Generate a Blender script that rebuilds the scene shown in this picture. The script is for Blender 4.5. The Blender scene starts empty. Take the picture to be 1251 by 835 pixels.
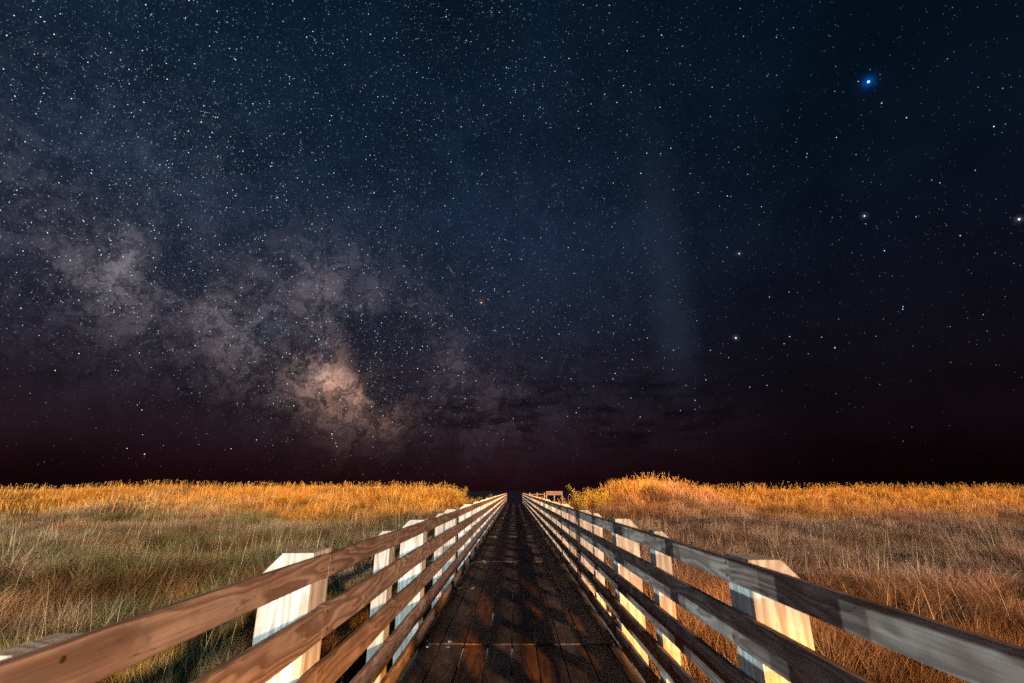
import bpy, math, random
import numpy as np
from mathutils import Vector, Matrix, Euler

SC = bpy.context.scene
COL = SC.collection
R = math.radians
rng = np.random.default_rng(7)
random.seed(7)

# ------------------------------------------------------------------ camera
EYE = 1.83
cd = bpy.data.cameras.new("camera")
cam = bpy.data.objects.new("camera", cd); COL.objects.link(cam)
cd.sensor_width = 36.0; cd.lens = 16.0; cd.clip_start = 0.05; cd.clip_end = 20000
cam.location = (0, 0, EYE)
cam.rotation_euler = Euler((R(90 + 18.17), 0, R(0.25)), 'XYZ')
SC.camera = cam
cd.dof.use_dof = True; cd.dof.focus_distance = 18.0; cd.dof.aperture_fstop = 2.8
CAMR = cam.rotation_euler.to_matrix()

def pdir(px, py):
    """direction into the sky of a point of the 1251 x 835 photograph"""
    v = Vector(((px - 625.5) / 556.0, -(py - 417.5) / 556.0, -1.0))
    return (CAMR @ v).normalized()

# ------------------------------------------------------------------ colour management
SC.view_settings.view_transform = 'Standard'
SC.view_settings.look = 'None'
SC.view_settings.exposure = 0.0
SC.view_settings.gamma = 1.0
SC.view_settings.use_curve_mapping = False
SC.cycles.use_denoising = False
SC.cycles.use_light_tree = False
SC.cycles.max_bounces = 5
SC.cycles.sample_clamp_indirect = .5

# ------------------------------------------------------------------ night sky (world)
world = bpy.data.worlds.new("World"); SC.world = world
world.use_nodes = True
world.cycles.sampling_method = 'NONE'
WT = world.node_tree; WT.nodes.clear()

class G:
    """small helper to write node graphs as expressions"""
    def __init__(s, t): s.t = t
    def n(s, typ, **kw):
        x = s.t.nodes.new(typ)
        for k, v in kw.items(): setattr(x, k, v)
        return x
    def put(s, sock, v):
        if isinstance(v, bpy.types.NodeSocket): s.t.links.new(v, sock)
        elif v is not None: sock.default_value = v
    def m(s, op, a, b=None, c=None, clamp=False):
        x = s.n('ShaderNodeMath', operation=op, use_clamp=clamp)
        s.put(x.inputs[0], a); s.put(x.inputs[1], b); s.put(x.inputs[2], c)
        return x.outputs[0]
    def vm(s, op, a, b=None, c=None, scale=None):
        x = s.n('ShaderNodeVectorMath', operation=op)
        s.put(x.inputs[0], a); s.put(x.inputs[1], b)
        if c is not None: s.put(x.inputs[2], c)
        if scale is not None: s.put(x.inputs['Scale'], scale)
        return x.outputs['Value'] if op in ('DOT_PRODUCT', 'LENGTH') else x.outputs[0]
    def noise(s, vec, scale, detail=4.0, rough=0.55, dist=0.0, color=False):
        x = s.n('ShaderNodeTexNoise')
        s.put(x.inputs['Vector'], vec); s.put(x.inputs['Scale'], scale)
        s.put(x.inputs['Detail'], detail); s.put(x.inputs['Roughness'], rough); s.put(x.inputs['Distortion'], dist)
        return x.outputs['Color'] if color else x.outputs[0]
    def ss(s, v, a, b, lo=0.0, hi=1.0):
        x = s.n('ShaderNodeMapRange', interpolation_type='SMOOTHSTEP')
        s.put(x.inputs[0], v)
        for i, q in enumerate((a, b, lo, hi)): s.put(x.inputs[i + 1], q)
        return x.outputs[0]
    def ramp(s, v, stops):
        x = s.n('ShaderNodeValToRGB'); e = x.color_ramp.elements
        while len(e) < len(stops): e.new(0.5)
        for k, (p, c) in enumerate(stops): e[k].position = p; e[k].color = (*c, 1)
        s.put(x.inputs[0], v); return x.outputs[0]
    def mix(s, f, a, b, blend='MIX'):
        x = s.n('ShaderNodeMix', data_type='RGBA', blend_type=blend)
        s.put(x.inputs[0], f)
        s.put(x.inputs[6], a if isinstance(a, bpy.types.NodeSocket) else (*a, 1))
        s.put(x.inputs[7], b if isinstance(b, bpy.types.NodeSocket) else (*b, 1))
        return x.outputs[2]

g = G(WT)
D = g.n('ShaderNodeTexCoord').outputs['Generated']
sep = g.n('ShaderNodeSeparateXYZ'); g.put(sep.inputs[0], D)
EL = sep.outputs[2]
base = g.ramp(EL, [(0.0, (.0100, .0018, .0026)), (.045, (.0130, .0040, .0060)), (.10, (.0155, .0074, .0116)), (.19, (.0125, .0088, .0150)),
                   (.34, (.0100, .0122, .0255)), (.50, (.0074, .0150, .0345)), (.66, (.0040, .0122, .0285)), (.92, (.0015, .0060, .0135))])
# darker towards the right of the walk, and dark above the horizon away from it
side = g.vm('DOT_PRODUCT', D, tuple(Vector((1, 0, 0))))
sky = g.vm('SCALE', base, scale=g.ss(side, -.05, .62, 1.0, .36))
low = g.ss(EL, .0, .14, 1.0, 0.0)
away = g.ss(g.vm('DOT_PRODUCT', D, tuple(Vector((-.02, 1, 0)).normalized())), .985, .72, 0.0, .5)
sky = g.vm('SCALE', sky, scale=g.m('SUBTRACT', 1.0, g.m('MULTIPLY', low, away)))
mott = g.noise(D, 5.0, 5, .6)
sky = g.vm('SCALE', sky, scale=g.ss(mott, .3, .7, .78, 1.22))

# the Milky Way: soft clouds of star light torn by dust
warpn = g.vm('SUBTRACT', g.noise(D, 13.0, 6, .66, color=True), (.5, .5, .5))
DW = g.vm('NORMALIZE', g.vm('ADD', D, g.vm('SCALE', warpn, scale=.09)))
def blob(px, py, r, vec=None):
    d = pdir(px, py); k = 1.0 / (2 * (r / 600.0) ** 2)
    dp = g.vm('DOT_PRODUCT', vec if vec is not None else DW, tuple(d))
    return g.m('EXPONENT', g.m('MULTIPLY', g.m('SUBTRACT', dp, 1.0), 2 * k))
def acc(total, f, rgb):
    return g.vm('MULTIPLY_ADD', (lambda c: c)(g.vm('SCALE', tuple(rgb), scale=f)), (1, 1, 1), total)
mw = None
for px, py, r, rgb in [
    (138, 325, 20, (.050, .042, .041)), (162, 350, 26, (.050, .042, .042)), (185, 372, 30, (.022, .018, .020)), (130, 350, 50, (.006, .005, .007)), (50, 268, 26, (.013, .010, .010)),
    (75, 180, 110, (.003, .0060, .0085)), (200, 180, 90, (.002, .004, .007)),
    (258, 380, 26, (.040, .033, .032)), (285, 405, 34, (.030, .024, .025)), (300, 430, 50, (.008, .006, .008)), (325, 400, 13, (.034, .042, .055)), (345, 405, 24, (.014, .015, .020)),
    (350, 440, 32, (.044, .032, .029)), (385, 458, 26, (.060, .040, .032)), (418, 472, 23, (.31, .160, .105)), (402, 460, 9, (.16, .092, .064)), (380, 468, 13, (.07, .042, .032)), (440, 487, 14, (.09, .05, .034)), (436, 484, 38, (.046, .028, .023)),
    (466, 506, 16, (.085, .046, .030)), (475, 500, 34, (.020, .012, .011)), (395, 355, 42, (.036, .029, .029)), (425, 378, 20, (.036, .028, .025)), (360, 350, 30, (.020, .017, .019)),
    (455, 350, 40, (.013, .011, .014)), (515, 430, 26, (.036, .027, .026)), (545, 452, 24, (.026, .020, .022)), (500, 400, 40, (.012, .010, .013)),
    (590, 505, 40, (.010, .006, .007)), (640, 330, 150, (.003, .0045, .009))]:
    f = blob(px, py, r)
    t = g.vm('SCALE', tuple(rgb), scale=f)
    mw = t if mw is None else g.vm('ADD', mw, t)
# the band itself, along a great circle
c0, c1 = pdir(455, 470), pdir(90, 280); bp_ = c0.cross(c1).normalized(); bt = bp_.cross(c0).normalized()
bl_ = g.vm('DOT_PRODUCT', DW, tuple(bp_)); al = g.vm('DOT_PRODUCT', D, tuple(c0))
band = g.m('EXPONENT', g.m('MULTIPLY', g.m('MULTIPLY', bl_, bl_), -1.0 / (2 * .12 ** 2)))
band = g.m('MULTIPLY', band, g.m('MULTIPLY', g.ss(EL, .06, .22), g.ss(al, .35, .95)))
mw = g.vm('ADD', mw, g.vm('SCALE', (.0170, .0120, .0150), scale=band))
tex = g.m('ADD', g.m('MULTIPLY', g.noise(DW, 16.0, 10, .74), .75), g.m('MULTIPLY', g.noise(D, 260.0, 2, .6), .25))
mw = g.vm('SCALE', mw, scale=g.ss(tex, .37, .63, .38, 1.75))
# dust lanes
dust = g.ss(g.noise(DW, 13.0, 6, .66, .3), .47, .64, 0.0, .9)
rift = None
for px, py, r, a in [(212, 318, 22, .7), (232, 345, 16, .6), (345, 408, 20, .55), (310, 365, 18, .5), (370, 420, 16, .5), (455, 405, 26, .75), (482, 432, 30, .8),
                     (440, 440, 20, .6), (505, 400, 22, .6), (520, 470, 26, .6), (470, 470, 16, .5)]:
    f = g.m('MULTIPLY', blob(px, py, r), a)
    rift = f if rift is None else g.m('ADD', rift, f)
fil = g.m('ABSOLUTE', g.m('SUBTRACT', g.noise(DW, 19.0, 6, .6, .4), .5))
mw = g.vm('SCALE', mw, scale=g.ss(fil, .0, .06, .36, 1.04))
mw = g.vm('SCALE', mw, scale=g.m('SUBTRACT', 1.0, g.m('MINIMUM', g.m('ADD', g.m('MULTIPLY', dust, .6), rift), .88)))
sky = g.vm('ADD', sky, mw)
# glow of nebulae, and lens bloom of the brightest stars painted into the sky
for px, py, r, rgb in [(392, 436, 2.2, (.08, .04, .11)), (1061, 100, 2.6, (.0, .07, .36)), (1061, 100, 6, (.0, .006, .028)), (588, 369, 2.6, (.05, .028, .012)), (331, 401, 9, (.016, .02, .028)),
                       (899, 413, 2, (.05, .05, .06)), (1056, 264, 1.8, (.04, .045, .06)), (903, 310, 1.8, (.035, .035, .045)), (1245, 268, 1.8, (.05, .05, .06)),
                       (468, 475, 1.6, (.03, .035, .045))]:
    sky = g.vm('ADD', sky, g.vm('SCALE', tuple(rgb), scale=blob(px, py, r, D)))
# faint upright pillar of light
pv = pdir(822, 400); pn = Vector((pv.y, -pv.x, 0)).normalized(); ph = Vector((pv.x, pv.y, 0)).normalized()
pd_ = g.vm('DOT_PRODUCT', D, tuple(pn))
pil = g.m('MULTIPLY', g.ss(g.m('ABSOLUTE', g.m('ADD', pd_, -.0)), .0, .065, 1, 0), g.ss(g.vm('DOT_PRODUCT', D, tuple(ph)), .3, .6))
pil = g.m('MULTIPLY', pil, g.m('MULTIPLY', g.ss(EL, .13, .32), g.ss(EL, .36, .78, 1, 0)))
sky = g.vm('ADD', sky, g.vm('SCALE', (.0075, .0105, .0175), scale=pil))
# thin dark cloud streaks low over the horizon
cv = g.vm('MULTIPLY', D, (1, 1, 4.5))
cl = g.m('MULTIPLY', g.ss(g.noise(cv, 7.0, 5, .6, .3), .46, .62), g.m('MULTIPLY', g.m('MULTIPLY', g.ss(EL, .05, .13), g.ss(EL, .17, .30, 1, 0)), g.ss(g.vm('DOT_PRODUCT', D, tuple(pdir(680, 480))), .90, .99, .25, 1.1)))
sky = g.vm('SCALE', sky, scale=g.m('SUBTRACT', 1.0, g.m('MULTIPLY', cl, .5)))
bg = g.n('ShaderNodeBackground'); g.put(bg.inputs[0], sky); bg.inputs[1].default_value = 1.0
out = g.n('ShaderNodeOutputWorld'); WT.links.new(bg.outputs[0], out.inputs[0])

# ------------------------------------------------------------------ lamps behind the photographer
def sun(name, az, el, strength, color, angle):
    """az: degrees from straight behind, positive = from the right"""
    l = bpy.data.lights.new(name, 'SUN'); l.energy = strength; l.color = color; l.angle = R(angle)
    o = bpy.data.objects.new(name, l); COL.objects.link(o)
    d = Vector((-math.sin(R(az)) * math.cos(R(el)), math.cos(R(az)) * math.cos(R(el)), -math.sin(R(el))))
    o.rotation_euler = d.to_track_quat('-Z', 'Y').to_euler(); o.location = -d * 30
    return o
WARM = sun("floodlight", 28, 11.5, 4.9, (1.0, .755, .57), 1.4)
COLD_FILL = sun("cold_fill", -55, 13, .65, (.24, .62, 1.0), .5)  # weak cold fill added to light the inner post faces blue
def headlight(x, y, z):
    l = bpy.data.lights.new("headlight", 'POINT'); l.energy = 112000; l.color = (.55, .84, 1.0); l.shadow_soft_size = .10
    o = bpy.data.objects.new("headlight", l); COL.objects.link(o); o.location = (x, y, z)
    return o
# two cold headlights of a car parked low and far back on the left
headlight(-42.6, -41.4, -.50); headlight(-41.4, -42.6, -.50)

# unseen amber lamp behind the walk, its beam shaped to light the dune crests
ll = bpy.data.lights.new("amber_lamp", 'POINT'); ll.energy = 460000; ll.color = (1.0, .40, .035); ll.shadow_soft_size = .12
lo = bpy.data.objects.new("amber_lamp", ll); COL.objects.link(lo); lo.location = (5.2, -11, 2.9)
ll.use_nodes = True
lt = ll.node_tree; lt.nodes.clear(); lg = G(lt)
ge = lg.n('ShaderNodeTexCoord').outputs['Normal']
ls = lg.n('ShaderNodeSeparateXYZ'); lg.put(ls.inputs[0], ge)
prof = lg.ss(ls.outputs[2], -.070, .004, .0, 1.15)
prof = lg.m('ADD', prof, lg.ss(ls.outputs[2], -.34, -.07, 0.0, .012))
prof = lg.m('ADD', prof, lg.m('MULTIPLY', lg.m('MULTIPLY', lg.ss(ls.outputs[2], -.30, -.19), lg.ss(ls.outputs[2], -.15, -.11, 1, 0)), .08))  # extra lobe added for orange light on the lower rails and near deck
em = lg.n('ShaderNodeEmission'); lg.put(em.inputs[0], (1, 1, 1, 1)); lg.put(em.inputs[1], prof)
lout = lg.n('ShaderNodeOutputLight'); lt.links.new(em.outputs[0], lout.inputs[0])

# ------------------------------------------------------------------ object helpers
def tag(o, label=None, cat=None, group=None, kind=None):
    if label: o['label'] = label
    if cat: o['category'] = cat
    if group: o['group'] = group
    if kind: o['kind'] = kind
    return o
def empty(name, loc=(0, 0, 0)):
    o = bpy.data.objects.new(name, None); COL.objects.link(o); o.location = loc; o.empty_display_size = .2
    return o
def mesh(name, v, f, mat=None, smooth=False):
    me = bpy.data.meshes.new(name); me.from_pydata([tuple(map(float, q)) for q in v], [], [tuple(int(i) for i in q) for q in f]); me.update()
    if mat: me.materials.append(mat)
    if smooth: me.polygons.foreach_set('use_smooth', [True] * len(me.polygons))
    return me
def obj(name, me, parent=None, loc=(0, 0, 0), rot=(0, 0, 0)):
    o = bpy.data.objects.new(name, me); COL.objects.link(o)
    o.parent = parent; o.location = loc; o.rotation_euler = rot
    return o

def board(lx, ly, lz, c=.004, rings=4, wob=0.0, seed=0, axis='y'):
    """a sawn board along y, centred, with eased edges and a slight warp"""
    r = random.Random(seed)
    hx, hz = lx / 2, lz / 2
    prof = [(-hx + c, -hz), (hx - c, -hz), (hx, -hz + c), (hx, hz - c), (hx - c, hz), (-hx + c, hz), (-hx, hz - c), (-hx, -hz + c)]
    v, f = [], []
    for k in range(rings):
        y = -ly / 2 + ly * k / (rings - 1)
        dx, dz = r.uniform(-wob, wob), r.uniform(-wob, wob)
        if k in (0, rings - 1): dx *= .3; dz *= .3
        for x, z in prof: v.append((x + dx, y, z + dz))
    for k in range(rings - 1):
        for i in range(8):
            j = (i + 1) % 8
            f.append((k * 8 + i, (k + 1) * 8 + i, (k + 1) * 8 + j, k * 8 + j))
    f.append(tuple(range(8))); f.append(tuple(reversed(range((rings - 1) * 8, rings * 8))))
    return v, f

# ------------------------------------------------------------------ materials
def principled(name, rough=.7, spec=.3):
    m = bpy.data.materials.new(name); m.use_nodes = True
    t = m.node_tree; gg = G(t); b = t.nodes['Principled BSDF']
    b.inputs['Roughness'].default_value = rough; b.inputs['Specular IOR Level'].default_value = spec
    return m, gg, b
def wood(name, dark, mid, light, rough=.75, spec=.25, grain=1.0, bump=.25, along='y', stain=None, vary=(.78, 1.18)):
    m, q, b = principled(name, rough, spec)
    tc = q.n('ShaderNodeTexCoord').outputs['Object']
    rnd = q.n('ShaderNodeObjectInfo').outputs['Random']
    off = q.n('ShaderNodeCombineXYZ'); q.put(off.inputs[0], q.m('MULTIPLY', rnd, 37.0)); q.put(off.inputs[1], q.m('MULTIPLY', rnd, 91.0)); q.put(off.inputs[2], q.m('MULTIPLY', rnd, 53.0))
    P = q.vm('ADD', tc, off.outputs[0])
    st = (1, .07, 1) if along == 'y' else (1, 1, .07)
    S = q.vm('MULTIPLY', P, st)
    warp = q.noise(q.vm('MULTIPLY', P, (1, .35, 1) if along == 'y' else (1, 1, .35)), 3.2, 3, .5)
    # growth rings cut by the saw: bands of a stretched field
    ringv = q.m('ADD', q.noise(S, 6.0, 2, .4), q.m('MULTIPLY', warp, .55))
    rings = q.m('FRACT', q.m('MULTIPLY', ringv, 9.0 * grain))
    rings = q.m('MULTIPLY', q.ss(rings, .0, .75), q.ss(rings, .8, 1.0, 1, 0))
    fine = q.noise(q.vm('MULTIPLY', P, (1, .02, 1) if along == 'y' else (1, 1, .02)), 160.0, 3, .6)
    blot = q.noise(P, 2.3, 4, .6)
    c = q.mix(q.ss(blot, .3, .72), mid, light)
    c = q.mix(q.m('MULTIPLY', rings, .7), c, dark)
    cr_ = q.m('ABSOLUTE', q.m('SUBTRACT', q.noise(q.vm('MULTIPLY', P, (1, .05, 1) if along == 'y' else (1, 1, .05)), 22.0, 3, .5), .5))
    crk = q.m('MULTIPLY', q.ss(cr_, .0, .012, 1, 0), q.ss(q.noise(P, 3.1, 3), .48, .6))
    c = q.mix(q.m('MULTIPLY', crk, .85), c, tuple(x * .25 for x in dark))
    c = q.mix(q.m('MULTIPLY', q.ss(fine, .42, .75), .5), c, dark)
    # knots
    vo = q.n('ShaderNodeTexVoronoi', feature='F1'); q.put(vo.inputs['Vector'], q.vm('MULTIPLY', P, (1, .42, 1) if along == 'y' else (1, 1, .42))); vo.inputs['Scale'].default_value = 2.6
    c = q.mix(q.ss(vo.outputs['Distance'], .035, .085, .8, 0), c, tuple(x * .45 for x in dark))
    if stain:
        s2 = q.ss(q.noise(P, 5.5, 5, .65), .52, .7, 0, .7)
        c = q.mix(s2, c, stain)
    hv = q.n('ShaderNodeHueSaturation'); q.put(hv.inputs['Color'], c); q.put(hv.inputs['Value'], q.m('ADD', vary[0], q.m('MULTIPLY', rnd, vary[1] - vary[0])))
    q.put(b.inputs['Base Color'], hv.outputs[0])
    bp = q.n('ShaderNodeBump'); bp.inputs['Strength'].default_value = bump; bp.inputs['Distance'].default_value = .004
    q.put(bp.inputs['Height'], q.m('ADD', q.m('MULTIPLY', rings, -.5), q.m('MULTIPLY', fine, -1.0)))
    q.put(b.inputs['Normal'], bp.outputs[0])
    return m
M_RAIL = wood('weathered_rail_wood', (.095, .050, .033), (.27, .165, .12), (.42, .29, .225), .7, .25, 1.0, .5, stain=(.15, .095, .07))
M_POST = wood('pale_post_wood', (.27, .20, .14), (.55, .48, .40), (.70, .63, .54), .8, .2, .8, .5, along='z', stain=(.36, .30, .23))
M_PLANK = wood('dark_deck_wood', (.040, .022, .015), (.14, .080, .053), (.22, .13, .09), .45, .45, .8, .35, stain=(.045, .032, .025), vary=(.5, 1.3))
M_BEAM = wood('beam_wood', (.30, .25, .20), (.50, .44, .36), (.62, .55, .46), .8, .2, .6, .3)
def flat(name, col, rough=.5, metal=0.0):
    m, q, b = principled(name, rough)
    b.inputs['Metallic'].default_value = metal
    n = q.noise(q.n('ShaderNodeTexCoord').outputs['Object'], 60, 3)
    q.put(b.inputs['Base Color'], q.mix(q.ss(n, .3, .7, .0, .5), col, tuple(x * .6 for x in col)))
    return m
M_NAIL = flat('rusty_nail', (.10, .06, .04), .6, .6)
M_BOLT = flat('galvanised_steel', (.62, .60, .57), .38, .8)

# ------------------------------------------------------------------ terrain
def lat(ix, iy, s):
    h = (ix * 374761393 + iy * 668265263 + s * 982451653) & 0xffffffff
    h = ((h ^ (h >> 13)) * 1274126177) & 0xffffffff
    return ((h ^ (h >> 16)) & 0xffff) / 65535.0
def vn(x, y, sc, s=0):
    x = np.asarray(x, float) / sc; y = np.asarray(y, float) / sc
    ix = np.floor(x).astype(np.int64); iy = np.floor(y).astype(np.int64)
    fx = x - ix; fy = y - iy; fx = fx * fx * (3 - 2 * fx); fy = fy * fy * (3 - 2 * fy)
    a, b_, c, d = lat(ix, iy, s), lat(ix + 1, iy, s), lat(ix, iy + 1, s), lat(ix + 1, iy + 1, s)
    return (a * (1 - fx) + b_ * fx) * (1 - fy) + (c * (1 - fx) + d * fx) * fy
def fb(x, y, sc, s=0):
    return .55 * vn(x, y, sc, s) + .3 * vn(x, y, sc / 2.1, s + 5) + .15 * vn(x, y, sc / 4.3, s + 9)
def sst(a, b_, x):
    t = np.clip((x - a) / (b_ - a), 0, 1); return t * t * (3 - 2 * t)
HOLLOWS = [(-9.5, 12.5, 3.6, 1.3, .55), (-14, 20, 3.5, 1.8, .5), (-4.8, 9, 1.6, 1.3, .35), (9, 11, 3.0, 1.2, .45), (13, 15.5, 4.0, 1.2, .5), (24, 24, 5, 1.8, .9), (30, 30, 6, 2, .9),
           (8.2, 37.0, 3.8, 1.6, .9), (-11, 37, 6.5, 1.8, .8), (-34, 36, 9, 1.6, .7), (6, 20, 2.5, 1.5, .35), (17, 21, 3.0, 1.2, .4)]
def ground(x, y):
    x = np.asarray(x, float); y = np.asarray(y, float)
    z = -.85 + .42 * (fb(x, y, 9.0, 1) - .5) + .22 * (fb(x, y, 3.1, 2) - .5)
    for hx, hy, rx, ry, dp in HOLLOWS:
        z = z - dp * np.exp(-((x - hx) / rx) ** 2 - ((y - hy) / ry) ** 2)
    # long dune on the left
    crest = 58 + 5 * (fb(x, x * 0, 22, 3) - .5)
    s = sst(36, 1, 0 * x) * 0
    up = sst(-19, 0, y - crest) * (1 - .92 * sst(2, 22, y - crest))
    hl = (2.6 + .9 * (fb(x, y, 12, 4) - .5) + .3 * (fb(x, y, 4, 14) - .5)) - .45 * sst(-35, -62, x)
    z = z + up * hl * (1 - sst(-8.4, -4.4, x))
    # steep dune on the right, then a long low ridge
    hump = 2.85 * np.exp(-(np.abs((x - 13.0) / 7.0) ** 2.6) - ((y - 47) / 6.5) ** 2)
    up2 = sst(-20, 0, y - 55 - 4 * (fb(x, x * 0, 18, 6) - .5)) * (1 - .92 * sst(2, 22, y - 57))
    hr = (2.35 + .9 * (fb(x, y, 11, 7) - .5) + .3 * (fb(x, y, 4, 17) - .5)) * sst(7.5, 15, x)
    z = z + np.maximum(hump, up2 * hr) + .15 * np.minimum(hump, up2 * hr)
    # the strip under the walk stays low
    k = np.exp(-((x - .06) / 3.2) ** 4)
    z = z * (1 - k) + k * (-1.12)
    z = z + (-1.75 - z) * sst(-4, -16, y)          # unseen ground behind, lowered so the headlights clear it
    far = sst(85, 140, np.hypot(x, y))
    return z * (1 - far) + far * (-1.75)

M_GROUND, q, b = principled('sandy_thatch', .95, .1)
P = q.n('ShaderNodeTexCoord').outputs['Object']
n1 = q.noise(P, .35, 5, .6); n2 = q.noise(P, 14, 5, .7)
c = q.mix(q.ss(n1, .35, .65), (.060, .043, .026), (.11, .08, .05))
c = q.mix(q.ss(n2, .4, .7, 0, .6), c, (.035, .03, .017))
q.put(b.inputs['Base Color'], c)
bp = q.n('ShaderNodeBump'); bp.inputs['Strength'].default_value = .8; bp.inputs['Distance'].default_value = .05; q.put(bp.inputs['Height'], n2); q.put(b.inputs['Normal'], bp.outputs[0])
def axis(lim, fine, step, growth):
    a = list(np.arange(0, fine + 1e-6, step)); d = step
    while a[-1] < lim: d *= growth; a.append(a[-1] + d)
    return a
ax = axis(6000, 75, .75, 1.28); xs = np.array([-q_ for q_ in ax[:0:-1]] + ax)
ay = axis(6000, 95, .75, 1.28); yb = axis(6000, 12, 1.5, 1.4); ys = np.array([-q_ for q_ in yb[:0:-1]] + ay)
XX, YY = np.meshgrid(xs, ys); ZZ = ground(XX, YY)
V = np.stack([XX.ravel(), YY.ravel(), ZZ.ravel()], 1); nx = len(xs); ny = len(ys)
I = np.arange(nx * ny).reshape(ny, nx)
Fq = np.stack([I[:-1, :-1].ravel(), I[:-1, 1:].ravel(), I[1:, 1:].ravel(), I[1:, :-1].ravel()], 1)
tag(obj('ground', mesh('ground', V, Fq, M_GROUND, True)), kind='structure')

M_SEA, q, b = principled('dark_sea', .25, .3)
b.inputs['Base Color'].default_value = (.003, .004, .005, 1)
bp = q.n('ShaderNodeBump'); bp.inputs['Strength'].default_value = .6; bp.inputs['Distance'].default_value = .2
q.put(bp.inputs['Height'], q.noise(q.vm('MULTIPLY', q.n('ShaderNodeTexCoord').outputs['Object'], (.3, 1, 1)), .9, 5, .6)); q.put(b.inputs['Normal'], bp.outputs[0])
tag(obj('sea', mesh('sea', [(-6000, 100, -1.5), (6000, 100, -1.5), (6000, 6000, -1.5), (-6000, 6000, -1.5)], [(0, 1, 2, 3)], M_SEA)), kind='structure')
# ------------------------------------------------------------------ boardwalk
X0, X1 = -1.15, 1.27            # inner faces of the railings
BAY = 1.76; YL, YR = 3.12, 2.98  # a wide post of each railing
YEND = 79.0
walk = tag(empty('boardwalk', (0.06, 0, 0)), 'dark plank boardwalk running straight to the horizon between two railings', 'boardwalk', kind='structure')
PW = .30
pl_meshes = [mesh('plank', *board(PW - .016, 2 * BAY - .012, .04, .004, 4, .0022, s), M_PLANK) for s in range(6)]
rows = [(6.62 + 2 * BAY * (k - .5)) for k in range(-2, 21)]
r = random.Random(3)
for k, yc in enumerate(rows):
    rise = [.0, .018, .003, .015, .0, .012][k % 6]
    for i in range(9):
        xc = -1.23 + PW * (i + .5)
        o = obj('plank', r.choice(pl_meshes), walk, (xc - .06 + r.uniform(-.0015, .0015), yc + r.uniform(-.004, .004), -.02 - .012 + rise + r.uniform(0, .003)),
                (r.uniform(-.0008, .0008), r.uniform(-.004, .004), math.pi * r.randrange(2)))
cb = mesh('cross_beam', [(y, x, z) for x, y, z in board(.14, 2.9, .20, .006, 4, .002, 1)[0]], [tuple(reversed(q_)) for q_ in board(.14, 2.9, .20, .006, 4, .002, 1)[1]], M_BEAM)
for k in range(-2, 43):
    obj('cross_beam', cb, walk, (.06, 6.62 + BAY * (k - 2) + .1, -.155))
# bolt heads at the board ends
bv, bf = [], []
for ringr, z in ((.030, 0), (.030, .004), (.017, .008)):
    for i in range(8): bv.append((ringr * math.cos(i * math.pi / 4), ringr * math.sin(i * math.pi / 4), z))
for k in range(2):
    for i in range(8): bf.append((k * 8 + i, k * 8 + (i + 1) % 8, k * 8 + 8 + (i + 1) % 8, k * 8 + 8 + i))
bf.append(tuple(range(16, 24)))
M_BOLTHEAD = mesh('bolt', bv, bf, M_BOLT)
for k, yc in enumerate(rows[1:12]):
    rise = [.0, .018, .003, .015, .0, .012][(k + 1) % 6]
    for sx in (-1.08, -.80, 1.02, 1.29):
        for e in (-1, 1):
            obj('bolt', M_BOLTHEAD, walk, (sx - .06 + r.uniform(-.04, .04), yc + e * (BAY - .09 + r.uniform(-.02, .02)), -.012 + rise + .002))

# ------------------------------------------------------------------ railings
def post_mesh(w, d, zt, zb, out, seed):
    """square post, outer top corner sawn off; front faces -y; out = +1 when its outer side is +x; inner face at x = 0"""
    ch = .105 if w > .2 else .06
    e = .005
    pts = [(0, zb), (0, zt - e), (e, zt), (w - ch, zt), (w, zt - ch), (w, zb)]
    v = [(out * x, -d / 2, z) for x, z in pts] + [(out * x, d / 2, z) for x, z in pts]
    n = len(pts); f = [tuple(range(n)), tuple(range(2 * n - 1, n - 1, -1))]
    for i in range(n):
        j = (i + 1) % n; f.append((j, i, n + i, n + j))
    if out < 0: f = [tuple(reversed(q_)) for q_ in f]
    # one more ring of the eased vertical edges is given by the bevel of the grain
    return mesh('post', v, f, M_POST)
RAILS = [(-.377, .132), (-.662, .182), (-.985, .184), (-1.312, .186), (-1.612, .176)]   # top edge below the eye, height
TH = .04
def railing(x, out, ywide, label):
    root = tag(empty('railing', (x, 0, 0)), label, 'railing', 'railings along the boardwalk')
    pw = post_mesh(.29, .285, EYE - .357, -1.15, out, 1); pn_ = post_mesh(.14, .185, EYE - .362, -1.15, out, 2)
    r = random.Random(11 if out > 0 else 12)
    k0 = -4
    k = k0
    while True:
        y = ywide + BAY * k
        if y > YEND: break
        wide = k % 2 == 0
        obj('wide_post' if wide else 'narrow_post', pw if wide else pn_, root, (out * (TH + .001 + r.uniform(0, .003)), y + r.uniform(-.015, .015), r.uniform(-.014, .014) - (.012 if (out < 0 and k == -1) else 0)), (r.uniform(-.008, .008), r.uniform(-.002, .012) * out, r.uniform(-.02, .02)))
        k += 1
    rm = {}
    for j, (zt, h) in enumerate(RAILS):
        ms = [mesh('rail', *board(TH, 2 * BAY - .005, h, .005, 5, .004, 20 + j * 5 + s), M_RAIL) for s in range(4)]
        for kk in range(k0, int((YEND - ywide) / BAY), 2):
            yc = ywide + BAY * (kk + 1)
            o = obj('rail', r.choice(ms), root, (out * TH / 2, yc, EYE + zt - h / 2 + r.uniform(-.005, .005)), (r.uniform(-.001, .001), r.uniform(-.012, .012), math.pi * r.randrange(2)))
        for kk in range(-1, 7):
            for dz in (-.27, .27):
                obj('nail', NAIL, root, (0, ywide + BAY * kk + r.uniform(-.03, .03) + (.05 if kk % 2 == 0 else 0), EYE + zt - h / 2 + dz * h), (0, -out * math.pi / 2, 0))
    return root
NAIL = mesh('nail', [(x * .32, y * .32, z * .5) for x, y, z in bv], bf, M_NAIL)
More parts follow.
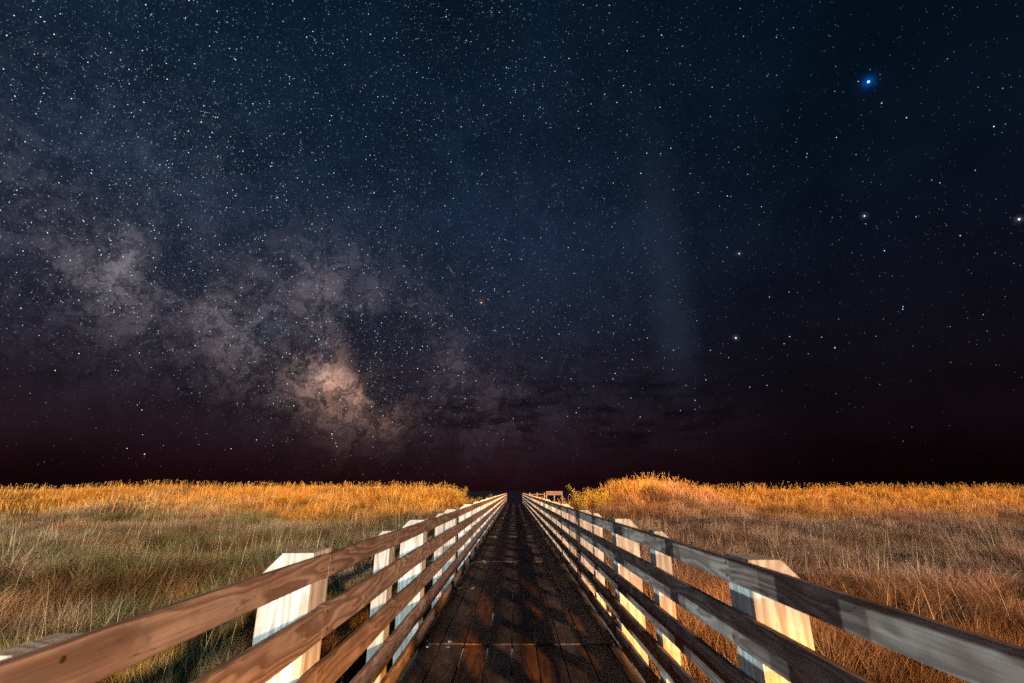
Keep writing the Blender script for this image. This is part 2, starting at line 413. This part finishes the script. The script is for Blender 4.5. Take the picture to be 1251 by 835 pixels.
RL = railing(X0, -1, YL, 'left timber railing with brown lit boards and white lit posts')
RR = railing(X1, 1, YR, 'right timber railing with dark grey shaded boards and cream lit posts')
obj('screw', M_BOLTHEAD, RR, (TH / 2, 1.27, EYE - .377 + .004))

# ------------------------------------------------------------------ far end: a cross railing and a boarded landing
cr = tag(empty('landing_railing', (2.2, 74.0, 0)), 'small orange lit railing turning right at the far end of the walk', 'railing')
def boxm(name, sx, sy, sz, mat):
    v, f = board(sx, sy, sz, .006, 2, 0)
    return mesh(name, v, f, mat)
pm = boxm('post', .14, .14, 2.6, M_POST); rmn = mesh('rail', [(y, x, z) for x, y, z in board(.04, 2.5, .16, .005, 3, .003, 5)[0]], [tuple(reversed(q_)) for q_ in board(.04, 2.5, .16, .005, 3, .003, 5)[1]], M_RAIL)
for i in range(3): obj('post', pm, cr, (.2 + i * 1.15, .12, .25))
for z in (.55, .95, 1.35): obj('rail', rmn, cr, (1.35, 0, z - .05))
bx = tag(empty('landing_wall', (6.2, 74.0, 0)), 'low boarded timber side of the far landing, right of the small cross railing', 'wall')
bd = mesh('board', [(y, x, z) for x, y, z in board(.04, 2.5, .19, .005, 3, .003, 6)[0]], [tuple(reversed(q_)) for q_ in board(.04, 2.5, .19, .005, 3, .003, 6)[1]], M_RAIL)
for i in range(3): obj('board', bd, bx, (0, 0, 1.29 + i * .2))
for s in (-1.2, 0, 1.2): obj('post', pm, bx, (s, .1, .28))

# ------------------------------------------------------------------ grass
M_GRASS = bpy.data.materials.new('dry_grass'); M_GRASS.use_nodes = True
t = M_GRASS.node_tree; t.nodes.clear(); q = G(t)
at = q.n('ShaderNodeAttribute', attribute_type='INSTANCER', attribute_name='tint')
bl = q.n('ShaderNodeAttribute', attribute_type='GEOMETRY', attribute_name='shade')
hv = q.n('ShaderNodeHueSaturation'); q.put(hv.inputs['Color'], at.outputs['Color']); q.put(hv.inputs['Value'], q.m('ADD', .38, q.m('MULTIPLY', bl.outputs['Fac'], 1.05)))
q.put(hv.inputs['Hue'], q.m('ADD', .485, q.m('MULTIPLY', bl.outputs['Fac'], .03)))
di = q.n('ShaderNodeBsdfDiffuse'); q.put(di.inputs[0], hv.outputs[0])
tr = q.n('ShaderNodeBsdfTranslucent'); q.put(tr.inputs[0], hv.outputs[0])
mx = q.n('ShaderNodeMixShader'); mx.inputs[0].default_value = .22; t.links.new(di.outputs[0], mx.inputs[1]); t.links.new(tr.outputs[0], mx.inputs[2])
ou = q.n('ShaderNodeOutputMaterial'); t.links.new(mx.outputs[0], ou.inputs[0])

def blades(n, rad, hmin, hmax, wid, segs, lean, curl, seed, droop_head=False, spread=1.1):
    rg = np.random.default_rng(seed); v, f, sh = [], [], []
    for _ in range(n):
        a = rg.uniform(0, 2 * math.pi); rr = rad * math.sqrt(rg.uniform()); bx_, by_ = rr * math.cos(a), rr * math.sin(a)
        az = rg.normal(0, spread); h = rg.uniform(hmin, hmax); th = abs(rg.normal(0, lean)); cu = rg.uniform(.3, 1.0) * curl
        fa = rg.uniform(0, 2 * math.pi); wx, wy = math.cos(fa), math.sin(fa)
        x = y = 0.0; z = 0.0; i0 = len(v); s = rg.uniform()
        for k in range(segs + 1):
            u = k / segs; w = wid * (1 - .85 * u ** 1.5) * .5
            if k == segs: v.append((bx_ + x, by_ + y, z)); sh.append(s)
            else:
                v.append((bx_ + x - wx * w, by_ + y - wy * w, z)); v.append((bx_ + x + wx * w, by_ + y + wy * w, z)); sh += [s, s]
            st = h / segs; an = th + cu * u * u * 1.6
            x += math.cos(az) * math.sin(an) * st; y += math.sin(az) * math.sin(an) * st; z += math.cos(an) * st
        for k in range(segs - 1): f.append((i0 + 2 * k, i0 + 2 * k + 1, i0 + 2 * k + 3, i0 + 2 * k + 2))
        f.append((i0 + 2 * segs - 2, i0 + 2 * segs - 1, i0 + 2 * segs))
        if droop_head:      # seed head: short spikelets near the top
            for _s in range(12):
                u = rg.uniform(.80, 1.0); j = i0 + 2 * min(segs - 1, int(u * segs)); p = np.array(v[j]); p2 = np.array(v[-1] if False else v[min(j + 2, i0 + 2 * segs)])
                uu = u * segs - int(u * segs); c0 = p + (p2 - p) * min(1, uu)
                b0 = rg.uniform(0, 6.28); L = rg.uniform(.04, .10)
                e = c0 + np.array([math.cos(b0) * L * .55, math.sin(b0) * L * .55, L * rg.uniform(-.2, .8)])
                sd = np.array([-math.sin(b0), math.cos(b0), 0]) * wid * .9; md = (c0 + e) / 2
                i1 = len(v); v += [tuple(c0), tuple(md - sd), tuple(e), tuple(md + sd)]; sh += [.9] * 4; f.append((i1, i1 + 1, i1 + 2, i1 + 3))
    me = mesh('grass_blades', v, f, M_GRASS, True)
    A = me.attributes.new('shade', 'FLOAT', 'POINT'); A.data.foreach_set('value', np.array(sh, np.float32))
    return me

def scatter(name, clumps, pts, idx, rot, scl, tint, label):
    coll = bpy.data.collections.new(name + '_clumps')
    for k, me in enumerate(clumps):
        o = bpy.data.objects.new('%s_clump_%02d' % (name, k), me); coll.objects.link(o)
    me = bpy.data.meshes.new(name); me.vertices.add(len(pts)); me.vertices.foreach_set('co', pts.astype(np.float32).ravel())
    for nm, ty, arr, key in (('idx', 'INT', idx.astype(np.int32), 'value'), ('rot', 'FLOAT_VECTOR', rot.astype(np.float32).ravel(), 'vector'),
                             ('scl', 'FLOAT_VECTOR', scl.astype(np.float32).ravel(), 'vector'), ('tint', 'FLOAT_VECTOR', tint.astype(np.float32).ravel(), 'vector')):
        A = me.attributes.new(nm, ty, 'POINT'); A.data.foreach_set(key, arr)
    me.update()
    o = obj(name, me)
    ng = bpy.data.node_groups.new(name + '_scatter', 'GeometryNodeTree')
    ng.interface.new_socket('Geometry', in_out='INPUT', socket_type='NodeSocketGeometry'); ng.interface.new_socket('Geometry', in_out='OUTPUT', socket_type='NodeSocketGeometry')
    N = ng.nodes; L = ng.links
    gi = N.new('NodeGroupInput'); go = N.new('NodeGroupOutput'); mp = N.new('GeometryNodeMeshToPoints'); ip = N.new('GeometryNodeInstanceOnPoints'); ci = N.new('GeometryNodeCollectionInfo')
    ci.inputs['Collection'].default_value = coll; ci.inputs['Separate Children'].default_value = True; ci.inputs['Reset Children'].default_value = True
    def na(nm, ty):
        x = N.new('GeometryNodeInputNamedAttribute'); x.data_type = ty; x.inputs['Name'].default_value = nm; return x.outputs['Attribute']
    e2r = N.new('FunctionNodeEulerToRotation')
    L.new(gi.outputs[0], mp.inputs['Mesh']); L.new(mp.outputs[0], ip.inputs['Points']); L.new(ci.outputs[0], ip.inputs['Instance']); ip.inputs['Pick Instance'].default_value = True
    L.new(na('idx', 'INT'), ip.inputs['Instance Index']); L.new(na('rot', 'FLOAT_VECTOR'), e2r.inputs[0]); L.new(e2r.outputs[0], ip.inputs['Rotation']); L.new(na('scl', 'FLOAT_VECTOR'), ip.inputs['Scale'])
    L.new(ip.outputs[0], go.inputs[0])
    md = o.modifiers.new('scatter', 'NODES'); md.node_group = ng
    tag(o, label, 'grass', kind='stuff')
    return o

def field(n, y0, y1, spread=1.32, marg=3.5):
    """random ground points in a wedge in front of the camera, denser close by"""
    u = rng.uniform(size=n); y = y0 * (y1 / y0) ** u if y0 > 0 else y0 + (y1 - y0) * u
    x = rng.uniform(-1, 1, n) * (np.maximum(y, 0) * spread + marg)
    k = (np.abs(x - .06) > 1.72) & ((fb(x, y, .95, 91) > .47) | (rng.uniform(size=n) < .22))
    return x[k], y[k]
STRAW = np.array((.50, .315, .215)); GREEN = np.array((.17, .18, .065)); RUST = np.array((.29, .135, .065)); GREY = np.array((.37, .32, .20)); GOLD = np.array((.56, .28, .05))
def tints(x, y):
    a = fb(x, y, 5.0, 31)[:, None]; b_ = fb(x, y, 2.4, 37)[:, None]; l = sst(2, -6, x)[:, None]
    near = sst(9, 5, np.hypot(x, y))[:, None]
    c = STRAW * (1 - .75 * l) + GREY * .75 * l
    gm = np.clip(sst(.50 - .05 * l, .62 - .05 * l, a) * (.20 + .55 * l), 0, 1); c = c * (1 - gm) + GREEN * gm
    rm_ = np.clip(sst(.5, .64, b_) * .6 + near * .10, 0, .85); c = c * (1 - rm_) + RUST * rm_
    gold = sst(39, 53, y + 30 * (fb(x, y, 8, 41) - .5))[:, None]; c = c * (1 - .85 * gold) + GOLD * .85 * gold  # golden dune grass, with the crests' orange light also put into its tint
    j = (1 + .3 * (rng.uniform(size=(len(x), 1)) - .5) * 2) * (.12 + 1.75 * fb(x, y, .9, 77))[:, None] * (1 - .5 * sst(.55, .7, fb(x, y, 4.2, 79)))[:, None]
    return np.clip(c * j, .01, .8)
def place(x, y, hs, smin, smax, tilt=.12, nk=6):
    n = len(x); z = ground(x, y) - .03
    s = rng.uniform(smin, smax, n) * hs
    rot = np.stack([rng.normal(0, tilt, n), rng.normal(0, tilt, n), 12.5 * fb(x, y, 3.4, 71) + rng.normal(0, .55, n)], 1)
    scl = np.stack([np.ones(n) * rng.uniform(.85, 1.2, n), np.ones(n), s], 1); scl[:, 1] = scl[:, 0]
    return np.stack([x, y, z], 1), rng.integers(0, nk, n), rot, scl
def hmap(x, y):
    return .50 + .75 * fb(x, y, 3.6, 51) * sst(1.4, 3.2, np.abs(x)) + .75 * (fb(x, y, 1.25, 52) - .42)

near_c = [blades(42, .17, .35, .95, .0068, 6, .34, 1.15, 100 + i) for i in range(6)]
x, y = field(26000, 2.0, 13.0); p = place(x, y, hmap(x, y), .75, 1.15)
scatter('meadow_grass', near_c, *p, tints(x, y), 'tangled dry brown and green grass beside the boardwalk')
xb = rng.uniform(-4.5, 6.5, 1500); yb_ = rng.uniform(-4, 3, 1500); k = np.abs(xb - .06) > 1.72; xb, yb_ = xb[k], yb_[k]
p = place(xb, yb_, hmap(xb, yb_), .75, 1.15)
scatter('edge_grass', near_c, *p, tints(xb, yb_), 'dark tangled grass close under the near railings')
mid_c = [blades(32, .22, .35, .95, .0135, 5, .36, 1.1, 200 + i) for i in range(6)]
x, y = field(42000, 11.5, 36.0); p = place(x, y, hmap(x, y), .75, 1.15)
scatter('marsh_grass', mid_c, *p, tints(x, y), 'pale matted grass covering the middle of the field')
far_c = [blades(30, .6, .45, 1.0, .026, 3, .26, .7, 300 + i) for i in range(6)]
x, y = field(58000, 33.0, 84.0, 1.3); k = ~((np.abs(x) < 5.5) & (rng.uniform(size=len(x)) < .35)); x, y = x[k], y[k]
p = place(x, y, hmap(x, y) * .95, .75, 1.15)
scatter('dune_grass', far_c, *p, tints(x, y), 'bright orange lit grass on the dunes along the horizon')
# tall bare stalks
stalk = [blades(1, .01, 1.25, 1.8, .006, 6, .10, .28, 400 + i) for i in range(8)]
x, y = field(1300, 5.2, 16.0); dn = fb(x, y, 2.6, 61) > .47; x, y = x[dn], y[dn]
p = place(x, y, np.ones(len(x)), .75, 1.1, .06, 8)
scatter('tall_stalks', stalk, *p, np.tile((.58, .44, .29), (len(x), 1)), 'thin pale stalks standing above the near grass')
stalk2 = [blades(1, .01, 1.2, 1.7, .016, 5, .10, .28, 440 + i) for i in range(8)]
x, y = field(4200, 14.0, 40.0); dn = fb(x, y, 4.6, 62) > .46; x, y = x[dn], y[dn]
p = place(x, y, np.ones(len(x)), .7, 1.05, .06, 8)
scatter('far_stalks', stalk2, *p, np.tile((.52, .39, .24), (len(x), 1)), 'thin pale stalks in the middle of the field')
oats = [blades(2, .12, 1.2, 1.6, .024, 6, .10, .55, 480 + i, True) for i in range(6)]
x, y = field(6000, 42.0, 66.0, 1.25); k = np.abs(x) > 3.2; xe = rng.uniform(1.9, 4.2, 90); x, y = np.concatenate([x[k], xe, rng.uniform(-6, -2.2, 60)]), np.concatenate([y[k], rng.uniform(70, 78, 90), rng.uniform(56, 70, 60)])
p = place(x, y, np.ones(len(x)), .65, 1.0, .07, 6)
scatter('sea_oats', oats, *p, np.tile((.70, .44, .15), (len(x), 1)), 'golden seed heads rising along the dune crests')

# ------------------------------------------------------------------ shrubs near the dunes
M_LEAF, q, b = principled('shrub_leaves', .6, .3)
rn = q.n('ShaderNodeObjectInfo').outputs['Random']; nz = q.noise(q.n('ShaderNodeTexCoord').outputs['Object'], 5, 4, .7)
q.put(b.inputs['Base Color'], q.mix(q.ss(nz, .3, .7), (.30, .24, .05), (.50, .38, .08)))
M_STEM = wood('shrub_stem', (.06, .045, .03), (.13, .10, .07), (.2, .16, .11), .9, .1, along='z')
def shrub(x, y, rad, h, seed, label):
    rg = np.random.default_rng(seed); root = tag(empty('shrub', (x, y, float(ground(x, y)))), label, 'shrub', 'shrubs by the far end of the walk')
    v, f, sv, sf = [], [], [], []
    for s in range(14):
        a = rg.uniform(0, 6.283); tip = np.array([math.cos(a) * rad * rg.uniform(.2, .95), math.sin(a) * rad * rg.uniform(.2, .95), h * rg.uniform(.55, 1.0)])
        w = .018; i = len(sv)
        for c_, ww in ((np.zeros(3), w), (tip * np.array([.4, .4, .55]), w * .7), (tip, w * .2)):
            for k in range(3): sv.append(tuple(c_ + ww * np.array([math.cos(k * 2.094), math.sin(k * 2.094), 0])))
        for lv in range(2):
            for k in range(3): sf.append((i + lv * 3 + k, i + lv * 3 + (k + 1) % 3, i + lv * 3 + 3 + (k + 1) % 3, i + lv * 3 + 3 + k))
        for _ in range(150):
            u = rg.uniform(.3, 1.0); c0 = tip * np.array([u ** 1.3, u ** 1.3, u]) + rg.normal(0, .13, 3)
            d = rg.normal(0, 1, 3); d /= np.linalg.norm(d); e = np.cross(d, rg.normal(0, 1, 3)); e /= np.linalg.norm(e); L = rg.uniform(.05, .11)
            j = len(v); v += [tuple(c0), tuple(c0 + d * L * .5 + e * L * .3), tuple(c0 + d * L), tuple(c0 + d * L * .5 - e * L * .3)]; f.append((j, j + 1, j + 2, j + 3))
    obj('foliage', mesh('foliage', v, f, M_LEAF), root); obj('stem', mesh('stem', sv, sf, M_STEM), root)
shrub(6.1, 42.5, 1.4, 2.5, 1, 'rounded yellow leafy shrub at the left foot of the right dune')
shrub(7.5, 41.6, 1.2, 2.0, 2, 'low yellow shrub just right of the rounded shrub by the right dune')
shrub(-4.6, 57.0, 1.1, 2.3, 3, 'green shrub beside the left railing near its far end')
shrub(-6.4, 55.0, 1.3, 2.2, 4, 'broad green shrub at the right end of the left dune')
shrub(-3.3, 66.0, .9, 2.3, 5, 'narrow shrub nearest the far end of the left railing')

# ------------------------------------------------------------------ stars
M_STAR = bpy.data.materials.new('star_light'); M_STAR.use_nodes = True
t = M_STAR.node_tree; t.nodes.clear(); q = G(t)
at = q.n('ShaderNodeAttribute', attribute_type='GEOMETRY', attribute_name='glow')
e = q.n('ShaderNodeEmission'); q.put(e.inputs[0], at.outputs['Color']); e.inputs[1].default_value = 1.0
ou = q.n('ShaderNodeOutputMaterial'); t.links.new(e.outputs[0], ou.inputs[0])
try: M_STAR.cycles.emission_sampling = 'NONE'
except Exception: pass
RS = 7500.0
OCT_V = np.array([(1, 0, 0), (-1, 0, 0), (0, 1, 0), (0, -1, 0), (0, 0, 1), (0, 0, -1)], float)
OCT_F = np.array([(0, 2, 4), (2, 1, 4), (1, 3, 4), (3, 0, 4), (2, 0, 5), (1, 2, 5), (3, 1, 5), (0, 3, 5)])
def star_mesh(name, dirs, rad, colr):
    n = len(dirs); v = (dirs[:, None, :] * RS + OCT_V[None] * (rad * RS)[:, None, None]).reshape(-1, 3)
    f = (OCT_F[None] + (np.arange(n) * 6)[:, None, None]).reshape(-1, 3)
    me = mesh(name, v, f, M_STAR)
    A = me.attributes.new('glow', 'FLOAT_COLOR', 'POINT')
    A.data.foreach_set('color', np.concatenate([np.repeat(colr, 6, 0), np.ones((n * 6, 1))], 1).astype(np.float32).ravel())
    return me
NS = 420000
d = rng.normal(size=(NS, 3)); d /= np.linalg.norm(d, axis=1)[:, None]
el = d[:, 2]
w = .16 + .84 * sst(.55, -.25, d[:, 0])                     # the star field thins out to the right
w *= .07 + .93 * sst(.04, .44, el)                          # and towards the horizon
mwp = np.cross(np.array(pdir(455, 490)), np.array(pdir(60, 170))); mwp /= np.linalg.norm(mwp)
w *= .75 + .5 * np.exp(-((d @ mwp) / .22) ** 2)
keep = (el > .03) & (rng.uniform(size=NS) < w)
# unresolved star clouds of the Milky Way: very many, very faint
mwd = []
for px, py, sp, cnt in [(150, 335, 45, 900), (60, 270, 40, 400), (270, 390, 45, 900), (340, 420, 45, 900), (415, 470, 35, 700), (400, 365, 50, 900), (470, 500, 30, 300), (520, 430, 40, 400), (90, 130, 70, 900), (250, 150, 80, 700), (200, 170, 40, 300)]:
    c_ = np.array(pdir(px, py)); e_ = c_ + rng.normal(0, sp / 600.0, (cnt, 3)); mwd.append(e_ / np.linalg.norm(e_, axis=1)[:, None])
mwd = np.concatenate(mwd); d = np.concatenate([d, mwd]); keep = np.concatenate([keep, mwd[:, 2] > .03])
for o in (WARM, COLD_FILL):
    sd = -(o.rotation_euler.to_matrix() @ Vector((0, 0, -1))); keep &= (d @ np.array(sd)) < .9995
d = d[keep]; n = len(d)
mag = rng.uniform(size=n) ** (-1 / 1.75)                    # few bright, many faint
mag = np.minimum(mag, 20)
rad = .00050 * np.minimum(mag, 8) ** .24
L = .118 * mag ** .95
tc = rng.uniform(size=(n, 1))
colr = np.where(tc < .62, np.array((.50, .82, 1.0)), np.where(tc < .85, np.array((.85, .95, 1.0)), np.array((1.0, .78, .55))))
st = obj('stars', star_mesh('stars', d, rad, colr * L[:, None] * (1 + .1 * rng.normal(size=(n, 3)))))
tag(st, 'countless faint stars scattered over the night sky', 'stars', kind='stuff')
BRIGHT = [(1061, 100, .0024, (.7, 1.6, 4.5), 'brightest blue star high in the upper right of the sky'),
          (1056, 264, .0013, (1.6, 1.7, 1.9), 'white star below the bright blue one, right part of the sky'),
          (1245, 268, .0017, (2, 2.1, 2.4), 'white star at the right edge of the sky'),
          (903, 310, .0013, (1.5, 1.5, 1.6), 'white star right of the faint light pillar, higher of two'),
          (899, 413, .0016, (2, 2.1, 2.2), 'white star right of the faint light pillar, lower of two'),
          (1020, 425, .0013, (.7, 1.1, 1.9), 'bluish star low in the right of the sky'),
          (588, 370, .0015, (2.0, 1.25, .6), 'orange star right of the glowing star clouds'),
          (783, 212, .0012, (.7, 1.1, 1.5), 'bluish star left of the top of the light pillar'),
          (707, 157, .0012, (.5, 1.0, 1.9), 'small blue star near the upper middle of the sky'),
          (637, 317, .0011, (1.0, .95, 1.3), 'small violet white star right of the meteor trail'),
          (617, 293, .0011, (.6, .9, 1.3), 'small blue star above the orange star'),
          (578, 355, .0010, (.8, .8, 1.0), 'small star close upper left of the orange star'),
          (823, 428, .0011, (.4, .8, 1.5), 'small blue star inside the light pillar'),
          (838, 471, .0011, (.3, .5, 1.3), 'deep blue star at the foot of the light pillar'),
          (725, 472, .0010, (.4, .9, 1.5), 'blue star over the dark cloud streaks, lower of a pair'),
          (749, 463, .0011, (.4, .9, 1.6), 'blue star over the dark cloud streaks, upper of a pair'),
          (868, 428, .0010, (.6, 1.0, 1.4), 'small star right of the foot of the light pillar'),
          (916, 473, .0009, (.9, 1.0, 1.0), 'small star low over the right dune, left of a pair'),
          (937, 471, .0009, (.8, .9, 1.0), 'small star low over the right dune, right of a pair'),
          (468, 508, .0009, (1.2, 1.2, 1.3), 'small white star at the low end of the star clouds'),
          (940, 363, .0009, (.7, .9, 1.0), 'small star between the two white stars and the right edge'),
          (1173, 288, .0010, (1.0, .85, .7), 'yellowish small star left of the right edge star')]
for px, py, rad_, cl_, lab in BRIGHT:
    dd = pdir(px, py)
    me = star_mesh('star', np.zeros((1, 3)), np.array([rad_]), np.array([cl_]))
    o = obj('star', me, None, dd * RS * .99); tag(o, lab, 'star', 'brightest stars of the night sky')
a_, b2 = pdir(546, 322), pdir(556.5, 339)
ax_ = (b2 - a_) * RS * .98; md_ = (a_ + b2) * .5 * RS * .98
sdv = ax_.cross(md_).normalized() * RS * .00045; upv = md_.normalized() * RS * .00045
v = [-ax_ / 2, -sdv, upv, sdv, -upv, ax_ / 2]
me = mesh('meteor', [tuple(q_) for q_ in v], [(0, 1, 2), (0, 2, 3), (0, 3, 4), (0, 4, 1), (5, 2, 1), (5, 3, 2), (5, 4, 3), (5, 1, 4)], M_STAR)
A = me.attributes.new('glow', 'FLOAT_COLOR', 'POINT'); A.data.foreach_set('color', np.tile((.32, .30, .27, 1), 6).astype(np.float32))
tag(obj('meteor', me, None, md_), 'short thin meteor trail above the orange star', 'meteor')
